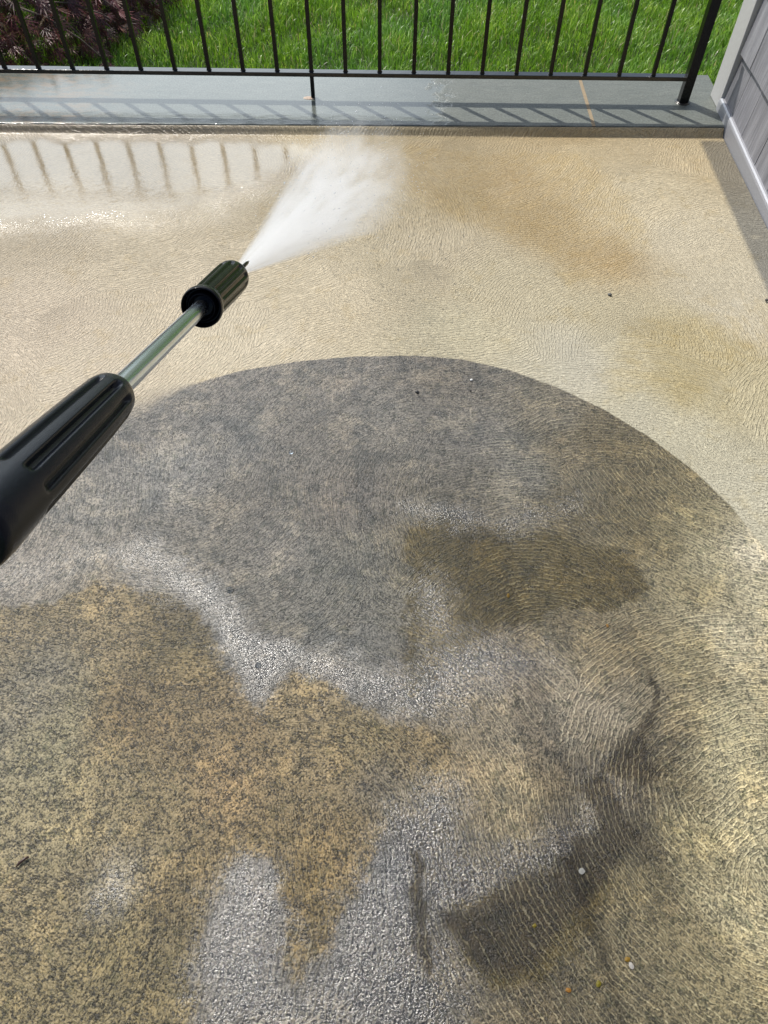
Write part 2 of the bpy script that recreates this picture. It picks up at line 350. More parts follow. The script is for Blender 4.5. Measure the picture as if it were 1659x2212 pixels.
slate = K.math('MULTIPLY', K.ss(K.noise(K.vmath('ADD', P, (4, 4, 0)), 11, 6, .7), .50, .62), K.math('MULTIPLY', K.mix(bmask, .75, .12), K.ss(K.vmath('DOT_PRODUCT', P, (1, 0, 0)), .22, .5, 1, .25)))
gr = K.mix(slate, gr, K.vmath('MULTIPLY', gr, (.52, .57, .62)))
blot = K.ss(K.noise(K.vmath('ADD', P, (2, 9, 0)), 48, 5, .72), .53, .62, 0, .75)
gr = K.mix(blot, gr, K.vmath('MULTIPLY', gr, (.45, .50, .47)))
pale = K.ss(K.noise(K.vmath('ADD', P, (5, 1, 0)), 8.5, 6, .72), .50, .60, 0, .85)
gr = K.mix(pale, gr, K.vmath('MULTIPLY', gr, (1.5, 1.44, 1.33)))
rust = K.ss(K.noise(P, 19, 4, .6), .58, .74, 0, .15)
gr = K.mix(rust, gr, K.vmath('MULTIPLY', gr, (1.25, .98, .78)))
alg = K.ss(K.noise(K.vmath('ADD', P, (7, 3, 0)), 26, 4, .6), .64, .76, 0, .32)
gr = K.mix(alg, gr, K.vmath('MULTIPLY', gr, (.62, .68, .40)))
base = K.mix(clean, gr, co)
dm = K.math('MULTIPLY', K.attr('wall_band'), K.ss(K.noise(P, 14, 3), .1, .4))
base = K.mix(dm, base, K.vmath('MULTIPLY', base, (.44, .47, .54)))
# soaked coarse grain: salt and pepper
base = K.mix(K.math('MULTIPLY', gmask, .72), base, K.vmath('SCALE', base, scale=K.ss(grit, .38, .78, .10, 1.05)))
base = K.mix(K.math('MULTIPLY', fmask, K.ss(K.attr('sd'), 0, .01, .45, 0)), base, K.vmath('MULTIPLY', base, (.82, .87, .96)))
rough = K.math('ADD', K.math('ADD', .30, K.math('MULTIPLY', clean, .24)), K.math('MULTIPLY', K.math('SUBTRACT', pat, .5), .3))
rough = K.mix(gmask, rough, .16); rough = K.mix(fmask, rough, .05)
def cen(v, k): return K.math('MULTIPLY', K.math('SUBTRACT', v, .5), k)
h1 = K.math('ADD', K.math('MULTIPLY', cen(ridge, .0014), K.math('ADD', .10, K.math('MULTIPLY', clean, .90))), K.math('ADD', K.math('ADD', cen(grain, .0016), cen(vg.outputs['Distance'], -.0007)), K.math('ADD', K.math('MULTIPLY', cen(crest, .0023), K.math('MAXIMUM', clean, K.math('ADD', .2, K.math('MULTIPLY', sideq, .8)))), K.math('MULTIPLY', pit, -.0008))))
h2 = cen(K.noise(P, 270, 2, .6), .0022)
dry = K.math('SUBTRACT', 1.0, K.math('MULTIPLY', fmask, .985))
hh = K.math('ADD', K.math('MULTIPLY', K.math('MULTIPLY', h1, dry), K.math('SUBTRACT', 1.0, K.math('MULTIPLY', gmask, .8))), K.math('MULTIPLY', h2, K.math('MULTIPLY', gmask, dry)))
far = K.ss(K.vmath('DOT_PRODUCT', P, (0, 1, 0)), 1.85, 2.38, 1.0, .20)
ripple = K.math('MULTIPLY', K.math('ADD', K.math('ADD', cen(K.noise(P, 42, 3, .6), .8), cen(K.noise(P, 15, 2), 1.0)), cen(K.noise(P, 170, 2), .18)), K.math('MULTIPLY', far, .0011))
hh = K.math('ADD', hh, K.math('MULTIPLY', ripple, fmask))
nrm = K.bump(hh, 1.0, 1.0)
K.set(Base_Color=base, Roughness=rough, Normal=nrm)
K.put(K.b.inputs['IOR'], K.math('ADD', 1.42, K.math('MULTIPLY', K.math('MAXIMUM', fmask, gmask), .42)))
CONC = K.m
floor_me.materials.append(CONC)
fo_ = bpy.data.objects.new('patio_floor', floor_me); COL.objects.link(fo_); smooth(fo_); tag(fo_, kind='structure')
# foundation under the patio
K = N('plain_concrete'); c = K.coord()
K.set(Base_Color=K.mix(K.noise(c, 20, 5), (.22, .2, .16), (.34, .31, .26)), Roughness=.9, Normal=K.bump(K.noise(c, 200, 3), .002))
bm = bmesh.new(); box(bm, -2.3, 1.16, -1.45, 2.80, -.3, -.018)
tag(obj('patio_slab', bm, K.m), kind='structure')

# ------------------------------------------------------------------ bluestone coping
K = N('bluestone'); c = K.coord()
n1 = K.noise(c, 4, 6, .6); n2 = K.noise(c, 170, 4, .65); n3 = K.noise(K.scalev(c, (1, 2.5, 1)), 16, 6, .7)
col = K.mix(n3, (.075, .088, .08), (.155, .165, .145)); col = K.mix(K.ss(n2, .3, .75), K.vmath('SCALE', col, scale=.75), K.vmath('SCALE', col, scale=1.3))
sx = K.n('ShaderNodeSeparateXYZ'); K.put(sx.inputs[0], c)
brown = K.math('MULTIPLY', K.ss(K.math('ADD', sx.outputs[0], K.math('MULTIPLY', n1, .5)), -.95, -.55, 1, 0), K.ss(n3, .42, .62))
col = K.mix(K.math('MULTIPLY', brown, .75), col, (.19, .14, .09))
edge = K.math('ADD', sx.outputs[0], K.math('MULTIPLY', K.math('SUBTRACT', K.noise(c, 26, 5, .7), .5), .32))
wet = K.ss(edge, .14, .20, 1, 0)
dryp = K.ss(sx.outputs[1], 2.45, 2.56, 1, 0)       # grain shows through near the joint
hb = K.math('ADD', K.math('MULTIPLY', n3, .003), K.math('MULTIPLY', n2, .0008))
hb = K.math('MULTIPLY', hb, K.math('SUBTRACT', 1.0, K.math('MULTIPLY', wet, K.math('SUBTRACT', .86, K.math('MULTIPLY', dryp, .35)))))
K.set(Base_Color=col, Roughness=K.mix(wet, .55, .10), Normal=K.bump(hb, 1.0))
K.put(K.b.inputs['IOR'], K.math('SUBTRACT', 1.45, K.math('MULTIPLY', wet, -.17)))
STONE = K.m
def slab(x0, x1, label):
    bm = bmesh.new(); n = max(2, int((x1-x0)/.03)); rows = []
    prof = [(0, -.02), (0, .0215), (.0015, .0235), (.0035, .024), (1, .024), (1.0, -.02)]
    for i in range(n+1):
        x = x0+(x1-x0)*i/n; e = edgeY(x)+.0012*math.sin(x*37)+.0008*math.sin(x*91); yb = 2.838+.002*math.sin(x*23)
        rows.append([bm.verts.new((x, (yb if a == 1 else e+a), z)) for a, z in prof])
    for A, B in zip(rows, rows[1:]):
        for k in range(len(prof)): bm.faces.new((A[k], B[k], B[(k+1) % len(prof)], A[(k+1) % len(prof)]))
    bm.faces.new(rows[0]); bm.faces.new(rows[-1][::-1])
    bmesh.ops.recalc_face_normals(bm, faces=bm.faces)
    return tag(obj('coping_stone', bm, STONE), label, 'coping stone', 'bluestone coping slabs under the railing')
GX = .668
slab(-2.35, GX-.006, 'long wet bluestone slab under the railing, left of the tan mortar joint')
slab(GX+.006, 1.134, 'short dry bluestone slab carrying the thick corner post')
K = N('mortar'); c = K.coord()
K.set(Base_Color=K.mix(K.noise(c, 90, 4), (.20, .15, .09), (.33, .26, .17)), Roughness=.9, Normal=K.bump(K.noise(c, 300, 3), .002))
bm = bmesh.new(); box(bm, GX-.006, GX+.006, edgeY(GX)+.002, 2.836, -.02, .0232)
tag(obj('mortar_joint', bm, K.m), 'tan mortar joint between the two bluestone slabs', 'mortar joint')
K = N('joint_shadow_gap'); K.set(Base_Color=(.03, .026, .02), Roughness=.9)  # flat dark strip: the shade of the joint gap is put into its colour
bm = bmesh.new(); n = 40
A = [bm.verts.new((-2.3+3.4*i/n, edgeY(-2.3+3.4*i/n)-.0035, .0195)) for i in range(n+1)]
B = [bm.verts.new((-2.3+3.4*i/n, edgeY(-2.3+3.4*i/n)+.002, .0195)) for i in range(n+1)]
for i in range(n): bm.faces.new((A[i], A[i+1], B[i+1], B[i]))
tag(obj('joint_gap_strip', bm, K.m), 'thin dark strip painted for the shaded joint gap along the front of the bluestone', 'sealant')

# ------------------------------------------------------------------ railing
K = N('black_enamel'); c = K.coord()
K.set(Base_Color=(.0035, .004, .0038), Specular_IOR_Level=.32, Roughness=K.math('ADD', .12, K.math('MULTIPLY', K.noise(c, 30, 3), .16)), Normal=K.bump(K.noise(c, 260, 3), .0007))
IRON = K.m
K = N('wet_black_enamel'); c = K.coord()
K.set(Base_Color=(.0045, .005, .005), Roughness=.13, IOR=1.6, Normal=K.bump(K.noise(c, 60, 3), .0005)); WETIRON = K.m
SP = .1143; BX0 = -1.3004; YC = 2.6375
fence = empty('iron_railing', (0, YC, .024)); tag(fence, 'glossy black iron railing with thin square balusters standing on the bluestone coping', 'railing')
def part(name, bm, mat, parent):
    o = obj(name, bm, mat, parent); o.matrix_parent_inverse = Matrix.Translation(-Vector(parent.location)); return o
bm = bmesh.new(); box(bm, -2.19, .983, 2.6245, 2.6525, .0965, .1095, .0012); part('bottom_rail', bm, WETIRON, fence)
bm = bmesh.new(); box(bm, -2.21, 1.03, 2.6245, 2.6525, .350, .361, .003); part('top_rail', bm, IRON, fence)
def baluster_bm():
    bm = bmesh.new(); box(bm, -.0064, .0064, -.0064, .0064, 0, .242, .0008)
    for a in range(8):
        q = a/8*2*math.pi
    r = bmesh.ops.create_cone(bm, segments=10, radius1=.0098, radius2=.0066, depth=.004, cap_ends=False)
    for v in r['verts']: v.co.z += .0022
    me = bpy.data.meshes.new('baluster'); bm.to_mesh(me); bm.free(); me.materials.append(IRON); return me
bme = baluster_bm(); first = None
for i in range(-7, 20):
    if first is None:
        o = bpy.data.objects.new('baluster', bme); first = o
    else: o = first.copy()
    COL.objects.link(o); o.parent = fence; o.matrix_parent_inverse = Matrix.Translation(-Vector(fence.location))
    o.location = (BX0+i*SP, YC, .109); o.rotation_euler = (0, 0, random.uniform(-.02, .02))
lx = BX0+9*SP
bm = bmesh.new(); box(bm, lx-.0064, lx+.0064, YC-.0064, YC+.0064, .020, .0965, .0008); part('support_leg', bm, IRON, fence)
for x in (.998, -2.20):
    bm = bmesh.new(); box(bm, x-.0155, x+.0155, 2.624, 2.655, .022, .3495, .0015); p = part('post', bm, IRON, fence)
    bm = bmesh.new()
    r = bmesh.ops.create_cone(bm, segments=28, radius1=.027, radius2=.021, depth=.004, cap_ends=True)
    for v in r['verts']: v.co += Vector((x, 2.6395, .0262))
    q = obj('base_collar', bm, IRON, p)
# water drops hanging under the rail
K = N('water'); K.set(Base_Color=(.9, .95, 1), Roughness=.03, IOR=1.33, Transmission_Weight=1.0); WATER = K.m
# rust stain and grout plug by the leg
K = N('grout_plug'); c = K.coord(); K.set(Base_Color=K.mix(K.noise(c, 120, 4), (.3, .2, .13), (.5, .4, .32)), Roughness=.5, Normal=K.bump(K.noise(c, 300, 2), .002))
bm = bmesh.new(); r = bmesh.ops.create_icosphere(bm, subdivisions=3, radius=1)
for v in bm.verts: v.co = Vector((lx-.014+v.co.x*.021, 2.634+v.co.y*.012, .0235+max(v.co.z, -.3)*.0035))
smooth(tag(obj('mortar_plug', bm, K.m), 'pale pinkish mortar plug at the foot of the thin support leg', 'mortar plug'))

# ------------------------------------------------------------------ house wall
wall = empty('house_wall', (1.12, 1.6, 0)); tag(wall, 'grey shake siding wall with pale corner board and metal flashing at the right', 'wall')
K = N('grey_shake'); c = K.coord()
g = K.noise(K.scalev(c, (1, 1, .05)), 130, 4, .6); g2 = K.noise(K.scalev(c, (1, 1, .12)), 22, 3, .6); g3 = K.noise(c, 260, 3, .6)
va = K.attr('tone')
col = K.mix(K.ss(g2, .3, .7), (.18, .18, .20), (.30, .30, .325)); col = K.vmath('SCALE', col, scale=K.math('ADD', .72, K.math('MULTIPLY', va, .35)))
col = K.vmath('SCALE', col, scale=K.math('ADD', .8, K.math('MULTIPLY', g, .35)))
K.set(Base_Color=col, Roughness=.6, Normal=K.bump(K.math('ADD', K.math('MULTIPLY', g, .0022), K.math('ADD', K.math('MULTIPLY', g3, .0006), K.math('MULTIPLY', g2, .003))), 1.0))
SHAKE = K.m
bm = bmesh.new(); tone = []
box(bm, 1.128, 1.30, -1.4, 2.66, -.05, 2.45); tone += [0]*len(bm.verts)
gaps0 = [2.585, 2.473, 2.356, 2.197, 2.06, 1.93]
z = .022; k = 0
while z < 2.4:
    z1 = z+.178
    ys = list(gaps0) if k == 0 else [2.585]
    while ys[-1] > -1.35: ys.append(ys[-1]-random.choice((.09, .11, .125, .14, .16, .175)))
    for a, b in zip(ys, ys[1:]):
        e = random.uniform(-.0015, .0015); a_, b_ = a-.0015, b+.0015
        vs = [bm.verts.new(p) for p in ((1.112+e, a_, z), (1.112+e, b_, z), (1.124+e*.3, b_, z1+.02), (1.124+e*.3, a_, z1+.02),
                                        (1.1275, a_, z+.002), (1.1275, b_, z+.002), (1.1275, b_, z1+.02), (1.1275, a_, z1+.02))]
        for f in ((0, 1, 2, 3), (0, 4, 5, 1), (0, 3, 7, 4), (1, 5, 6, 2)): bm.faces.new([vs[i] for i in f])
        tone += [random.random()]*8
    z = z1; k += 1
bmesh.ops.recalc_face_normals(bm, faces=bm.faces)
sd_ = part('shake_siding', bm, SHAKE, wall)
a = sd_.data.attributes.new('tone', 'FLOAT', 'POINT'); a.data.foreach_set('value', np.array(tone, dtype=np.float32))
K = N('painted_board'); c = K.coord(); g = K.noise(K.scalev(c, (1, 1, .3)), 220, 4, .7)
K.set(Base_Color=K.mix(g, (.34, .335, .33), (.50, .50, .49)), Roughness=.6, Normal=K.bump(g, .0008))
bm = bmesh.new(); box(bm, 1.105, 1.127, 2.5905, 2.688, .0245, 2.45, .0015); box(bm, 1.128, 1.32, 2.661, 2.688, -.1, 2.45, .0015)
part('corner_board', bm, K.m, wall)
K = N('flashing_metal'); c = K.coord(); g = K.noise(c, 180, 3, .7)
K.set(Base_Color=K.mix(g, (.30, .305, .33), (.40, .405, .43)), Roughness=.42, Metallic=.35, Normal=K.bump(g, .0004))
bm = bmesh.new()
ys = [2.592, 2.0, 1.0, -1.35]; zt = [.057, .0335, .0335, .0335]; rows = []
for y, zz in zip(ys, zt):
    rows.append([bm.verts.new(p) for p in ((1.1275, y, zz+.006), (1.1075, y, zz+.0045), (1.1035, y, zz+.0005), (1.1015, y, zz-.006), (1.1000, y, -.012), (1.1275, y, -.012))])
for A, B in zip(rows, rows[1:]):
    for k in range(6): bm.faces.new((A[k], A[(k+1) % 6], B[(k+1) % 6], B[k]))
bm.faces.new(rows[0][::-1]); bm.faces.new(rows[-1]); bmesh.ops.recalc_face_normals(bm, faces=bm.faces)
part('base_flashing', bm, K.m, wall)

# ------------------------------------------------------------------ grass blades
def grass(x0, x1, y0, y1, n, seed):
    g = np.random.default_rng(seed)
    x = g.uniform(x0, x1, n); y = y0+(y1-y0)*g.random(n)
    cl = np.sin(x*7+np.sin(y*5)*2)*np.sin(y*9+np.sin(x*6)*2)
    keep = g.random(n) < .78+.22*cl; x, y, cl = x[keep], y[keep], cl[keep]; n = len(x)
    L = g.uniform(.028, .066, n)*(1+.2*cl); w = g.uniform(.0011, .0023, n); az = g.uniform(0, 2*np.pi, n)
    lean = g.uniform(.15, 1.0, n); dz = np.c_[np.cos(az), np.sin(az)]; side = np.c_[-np.sin(az), np.cos(az)]
    tw = g.uniform(-.8, .8, n); side = np.c_[np.cos(az+np.pi/2+tw), np.sin(az+np.pi/2+tw)]
    V = np.zeros((n, 7, 3)); fr = [0, .4, .75, 1]
    for i, f in enumerate(fr):
        hx = L*lean*f**1.8*.75; hz = L*np.sqrt(np.clip(1-(lean*f*.75)**2, .1, 1))*f
        cxy = np.c_[x, y]+dz*hx[:, None]; zz = LAWN_Z+hz
        ww = (w*(1-f*.35))[:, None]
        if i < 3:
            V[:, 2*i, :2] = cxy-side*ww; V[:, 2*i+1, :2] = cxy+side*ww; V[:, 2*i, 2] = V[:, 2*i+1, 2] = zz
        else: V[:, 6, :2] = cxy; V[:, 6, 2] = zz
    b = (np.arange(n)*7)[:, None]
    F = np.concatenate([b+np.array([0, 1, 3, 2]), b+np.array([2, 3, 5, 4]), b+np.array([4, 5, 6, 6])])
    tri = np.concatenate([b+np.array([0, 1, 3]), b+np.array([0, 3, 2]), b+np.array([2, 3, 5]), b+np.array([2, 5, 4]), b+np.array([4, 5, 6])])
    me = raw_mesh('lawn_grass', V.reshape(-1, 3), tri)
    t = np.clip(g.normal(.5, .24, n)+.16*cl, 0, .98); t[g.random(n) < .035] = 1.0
    a = me.attributes.new('tone', 'FLOAT', 'POINT'); a.data.foreach_set('value', np.repeat(t, 7).astype(np.float32))
    hgt = np.tile([0, 0, .45, .45, .8, .8, 1], n)
    a = me.attributes.new('hgt', 'FLOAT', 'POINT'); a.data.foreach_set('value', hgt.astype(np.float32))
    return me
K = N('grass_blade'); tn = K.attr('tone')
cr = K.n('ShaderNodeValToRGB'); K.put(cr.inputs[0], tn)
cr.color_ramp.elements[0].color = (.08, .17, .018, 1); cr.color_ramp.elements[1].color = (.48, .40, .22, 1); e = cr.color_ramp.elements.new(.985); e.color = (.45, .56, .20, 1)
e = cr.color_ramp.elements.new(.5); e.color = (.17, .32, .03, 1); e = cr.color_ramp.elements.new(.8); e.color = (.29, .44, .07, 1)
bl = K.mix(K.ss(K.noise(K.coord(), 2.2, 3), .45, .65), cr.outputs[0], K.vmath('MULTIPLY', cr.outputs[0], (.85, .95, 1.5)))
K.set(Base_Color=bl, Roughness=.38)
tr = K.n('ShaderNodeBsdfTranslucent'); K.put(tr.inputs[0], K.vmath('MULTIPLY', bl, (1.1, 1.2, .6)))
ms = K.n('ShaderNodeMixShader'); ms.inputs[0].default_value = .38; K.t.links.new(K.b.outputs[0], ms.inputs[1]); K.t.links.new(tr.outputs[0], ms.inputs[2])
K.t.links.new(ms.outputs[0], K.out.inputs[0])
gm = grass(-3.4, 3.2, 2.845, 5.4, 300000, 3); gm.materials.append(K.m)
tag(tag(bpy.data.objects.new('lawn_grass', gm), kind='stuff'), 'short bright green lawn grass behind the railing', 'grass'); COL.objects.link(bpy.data.objects['lawn_grass'])

# ------------------------------------------------------------------ laceleaf maple
maple = empty('laceleaf_maple', (-2.3, 3.75, LAWN_Z)); tag(maple, 'dark red laceleaf maple with drooping feathery foliage behind the railing', 'tree')
g = np.random.default_rng(11)
Vs, Fs, Ts = [], [], []
nv = 0
def leaf(p, down, size, tone):
    global nv
    down = down.normalized(); s = down.orthogonal().normalized(); s = Matrix.Rotation(g.uniform(0, 6.28), 3, down) @ s
    for k in range(7):
        a = (k-3)*.36+g.uniform(-.08, .08); d = (down*math.cos(a)+s*math.sin(a)).normalized()
        nrm_ = down.cross(s).normalized(); L = size*(1-.11*abs(k-3))*g.uniform(.85, 1.1); w = L*.045
        sd2 = d.cross(nrm_).normalized(); cur = nrm_*(-.16*L)
        Vs.extend([p, p+d*L*.45+sd2*w+cur*.3, p+d*L*.45-sd2*w+cur*.3, p+d*L+cur]); Fs.append((nv, nv+1, nv+3)); Fs.append((nv, nv+3, nv+2))
        Ts.extend([tone]*4); nv += 4
        for q in (.3, .55, .75):      # saw-tooth side lobes
            for sg in (1, -1):
                b = p+d*L*q+cur*q*q; l2 = L*.20*(1.15-q*.6); dd = (d*.8+sd2*sg*.55).normalized()
                Vs.extend([b-d*.0016, b+d*.0016, b+dd*l2]); Fs.append((nv, nv+1, nv+2)); Ts.extend([tone]*3); nv += 3
C0 = Vector((-1.98, 3.66, -.10))
def place(th, ph, s, size):
    n = Vector((math.cos(ph)*math.cos(th), math.cos(ph)*math.sin(th), math.sin(ph)))
    p = C0+Vector((n.x*.98*s, n.y*.80*s, n.z*.50*s))
    if p.y < 2.86 or p.z < LAWN_Z+.02: return
    dn = (Vector((n.x, n.y, -.75))+Vector(g.normal(0, .25, 3)))
    leaf(p, dn, size, float(g.random()))
for i in range(6500):
    tier = g.choice([1.0, .97, .9, .8, .68], p=[.36, .24, .2, .12, .08])
    place(g.uniform(-math.pi, math.pi*.6), math.asin(min(.99, g.random()**1.0)), tier*g.uniform(.96, 1.03)*(1+.04*math.sin(i)), g.uniform(.045, .070))
twigs = []
for (x0, y0, z0, x1, y1, z1, nlv) in ((-1.55, 3.35, .24, -1.02, 3.12, .10, 26), (-1.5, 3.2, .2, -1.06, 2.98, -.03, 20), (-1.6, 3.6, .28, -.98, 3.5, .06, 26), (-1.5, 3.4, .24, -.93, 3.3, .10, 18),
                                  (-1.4, 3.1, .12, -1.0, 2.95, -.07, 18), (-1.35, 3.2, .10, -.95, 3.15, -.02, 18), (-1.7, 3.1, .25, -1.3, 2.9, -.02, 22), (-1.9, 3.1, .2, -1.6, 2.88, -.02, 22)):
    a, b = Vector((x0, y0, z0)), Vector((x1, y1, z1))
    m_ = (a+b)/2+Vector((0, 0, .09)); twigs.append((a, m_, b))
    for k in range(nlv):
        t_ = g.uniform(.15, 1); p = a*(1-t_)**2+m_*2*t_*(1-t_)+b*t_*t_
        leaf(p+Vector(g.normal(0, .018, 3)), Vector((b.x-a.x, b.y-a.y, -.35))+Vector(g.normal(0, .22, 3)), g.uniform(.05, .08), float(g.random()))
V3 = np.array([[v.x, v.y, v.z] for v in Vs]); me = raw_mesh('foliage', V3, np.array(Fs))
a = me.attributes.new('tone', 'FLOAT', 'POINT'); a.data.foreach_set('value', np.array(Ts, dtype=np.float32))
K = N('maple_leaf'); cr = K.n('ShaderNodeValToRGB'); K.put(cr.inputs[0], K.attr('tone'))
cr.color_ramp.elements[0].color = (.035, .018, .016, 1); cr.color_ramp.elements[1].color = (.065, .07, .02, 1)
for q, cc in ((.4, (.085, .026, .028)), (.8, (.16, .045, .042)), (.93, (.12, .05, .03))):
    e = cr.color_ramp.elements.new(q); e.color = (*cc, 1)
K.set(Base_Color=cr.outputs[0], Roughness=.42)
mo = obj('foliage', me, K.m, maple); mo.matrix_parent_inverse = Matrix.Translation(-Vector(maple.location))
K = N('maple_bark'); c = K.coord(); K.set(Base_Color=K.mix(K.noise(c, 40, 4), (.06, .045, .035), (.14, .11, .08)), Roughness=.85, Normal=K.bump(K.noise(c, 80, 3), .004)); BARK = K.m
bm = bmesh.new(); tube(bm, [(-2.3, 3.75, LAWN_Z-.05), (-2.28, 3.76, .02), (-2.22, 3.72, .14), (-2.26, 3.78, .24)], [.05, .042, .036, .02], 12)
part('trunk', bm, BARK, maple)
bm = bmesh.new()
for k in range(15):
    th = k*2.4; e = C0+Vector((math.cos(th)*.85, math.sin(th)*.62, .15+.14*math.sin(k*1.7)))
    b0 = Vector((-2.25, 3.74, .06+.01*k)); mid = (b0+e)/2+Vector((0, 0, .12))
    pp = [b0*(1-q)**2+mid*2*q*(1-q)+e*q*q for q in (0, .25, .5, .75, 1)]; tube(bm, pp, [.014, .011, .008, .005, .002], 6)
for a_, m_, b_ in twigs:
    s0 = Vector((-2.22, 3.74, .14)); pp = [s0, (s0+a_)/2+Vector((0, 0, .08)), a_]+[a_*(1-q)**2+m_*2*q*(1-q)+b_*q*q for q in (.3, .6, 1)]
    tube(bm, pp, [.009, .006, .0042, .0032, .0024, .0012], 6)
part('branches', bm, BARK, maple)

# ------------------------------------------------------------------ pressure washer lance
WX = -.184; AX = Vector((0, .8945, -.4470)); A0 = Vector((-.1141, .2202, 1.0408)); LS = .62
frame = AX.to_track_quat('Z', 'Y').to_matrix().to_4x4(); frame.translation = A0; frame = frame @ Matrix.Scale(LS, 4)
wand = empty('pressure_washer_lance'); wand.matrix_world = frame
tag(wand, 'pressure washer lance with fluted black grip, shiny metal tube and black spray nozzle', 'pressure washer')
def lathe(prof, seg=96, fl=None):
    bm = bmesh.new(); rows = []
    for s_, r_ in prof:
        row = []
        for k in range(seg):
            th = 2*math.pi*k/seg; rr = r_-(fl(s_, th) if fl else 0); row.append(bm.verts.new((rr*math.cos(th), rr*math.sin(th), s_)))
        rows.append(row)
    for A, B in zip(rows, rows[1:]):
        for k in range(seg): bm.faces.new((A[k], A[(k+1) % seg], B[(k+1) % seg], B[k]))
    bmesh.ops.recalc_face_normals(bm, faces=bm.faces); return bm
def dense(pr, step=.0015):
    o = []
    for (a, ra), (b, rb) in zip(pr, pr[1:]):
        n = max(1, int(math.hypot(b-a, rb-ra)/step)); o += [(a+(b-a)*i/n, ra+(rb-ra)*i/n) for i in range(n)]
    return o+[pr[-1]]
def sstep(a, b, x):
    t_ = min(1, max(0, (x-a)/(b-a))); return t_*t_*(3-2*t_)
K = N('black_plastic'); c = K.coord()
K.set(Base_Color=(.0035, .005, .010), Roughness=.17, Specular_IOR_Level=.24, Normal=K.bump(K.noise(c, 1400, 2), .00012)); PLAST = K.m
K = N('nozzle_plastic'); K.set(Base_Color=(.003, .003, .005), Roughness=.20, Specular_IOR_Level=.15); GLOSS = K.m
K = N('lance_metal'); c = K.coord(); g_ = K.noise(K.scalev(c, (1, 1, .01)), 900, 2)
K.set(Base_Color=(.78, .87, .98), Metallic=1.0, Roughness=K.math('ADD', .12, K.math('MULTIPLY', g_, .14)), Normal=K.bump(g_, .00008)); METAL = K.m
def flg(s_, th, n=9, a=-.158, b=-.016, depth=.0042, wfrac=.42, ph=.25):
    e = sstep(a, a+.008, s_)*(1-sstep(b-.010, b, s_))
    u_ = ((th/(2*math.pi)*n+ph) % 1)-.5; return depth*e*(1-sstep(wfrac*.5-.10, wfrac*.5+.04, abs(u_)))
gp = dense([(-.198, .0115), (-.201, .0150), (-.2005, .0176), (-.197, .0189), (-.188, .0193), (-.170, .0190), (-.150, .0187), (-.10, .0184), (-.05, .0178), (-.020, .0170), (-.010, .0158),
            (-.004, .0135), (-.001, .0105), (0, .0085), (0, .0074)])
def wpart(name, bm, mat):
    return smooth(obj(name, bm, mat, wand))
wpart('grip', lathe(gp, 144, flg), PLAST)
wpart('lance_tube', lathe([(-.215, .0005), (-.215, .0074), (-.1, .0074), (0, .0074), (.1, .0074), (.2, .0074), (.29, .0074)], 48), METAL)
wpart('hose_end', lathe(dense([(-.190, .0115), (-.194, .0112), (-.196, .0098), (-.30, .0098), (-.42, .0098), (-.42, .0002)], .01), 40), PLAST)
# nozzle: rear cup, flange, fluted barrel, rounded front, jet tip
wpart('nozzle_collar', lathe(dense([(.262, .0074), (.262, .0100), (.256, .0112), (.254, .0128), (.256, .0145), (.262, .0152), (.262, .0172), (.2535, .0180), (.252, .0190), (.2535, .0200), (.258, .0204), (.263, .0200), (.266, .0188), (.270, .0182)], .0006), 96), GLOSS)
def nfl(s_, th): return flg(s_, th, 12, .272, .408, .0026, .55, .1)
wpart('nozzle_barrel', lathe(dense([(.268, .0180), (.275, .0183), (.33, .0192), (.38, .0200), (.400, .0201), (.412, .0194), (.421, .0172), (.428, .013), (.429, .009), (.427, .0065), (.427, .0001)], .0012), 144, nfl), GLOSS)
wpart('jet_tip', lathe(dense([(.425, .0045), (.440, .0042), (.452, .0030), (.4525, .0001)]), 24), GLOSS)
tipw = A0+AX*.43*LS; cd_ = Vector((0, 0, CAM_H))-tipw; cd_ = (cd_-AX*cd_.dot(AX)).normalized()
q_ = lambda w: wand.matrix_world.inverted() @ w
bm = bmesh.new(); tube(bm, [q_(tipw+cd_*.0072-AX*.004), q_(tipw+cd_*.0078+AX*.006), q_(tipw+cd_*.0086+AX*.017), q_(tipw+cd_*.0090+AX*.024)], [.0022, .0024, .0019, .0003], 10)
wpart('locking_pin', bm, GLOSS)

# ------------------------------------------------------------------ water spray: a hollow-free cone of mist
T0 = A0+AX*.455*LS; TE = Vector((-.060, 2.25, .0)); SA = (TE-T0).normalized(); SL = 1.87; CONE = .098
sf = SA.to_track_quat('Z', 'Y').to_matrix().to_4x4(); sf.translation = T0
bm = bmesh.new(); seg = 40; rows = []
floor_pt = []
for i in range(25):
    s_ = SL*i/24; rr = .004+CONE*s_
    row = []
    for k in range(seg):
        th = 2*math.pi*k/seg; p = sf @ Vector((rr*math.cos(th), rr*math.sin(th), s_))
        if p.z < .008:
            q = T0; f_ = (q.z-.008)/(q.z-p.z); p = q+(p-q)*f_
        row.append(bm.verts.new(sf.inverted() @ p))
    rows.append(row)
for A, B in zip(rows, rows[1:]):
    for k in range(seg): bm.faces.new((A[k], A[(k+1) % seg], B[(k+1) % seg], B[k]))
bm.faces.new(rows[0]); bm.faces.new(rows[-1][::-1])
bmesh.ops.dissolve_degenerate(bm, dist=1e-5, edges=bm.edges)
bmesh.ops.recalc_face_normals(bm, faces=bm.faces)
K = N('water_mist'); K.t.nodes.remove(K.b); c = K.coord()
sp = K.n('ShaderNodeSeparateXYZ'); K.put(sp.inputs[0], c); zz = sp.outputs[2]
rr = K.math('DIVIDE', K.vmath('LENGTH', K.vmath('MULTIPLY', c, (1, 1, 0))), K.math('ADD', .004, K.math('MULTIPLY', zz, CONE)))
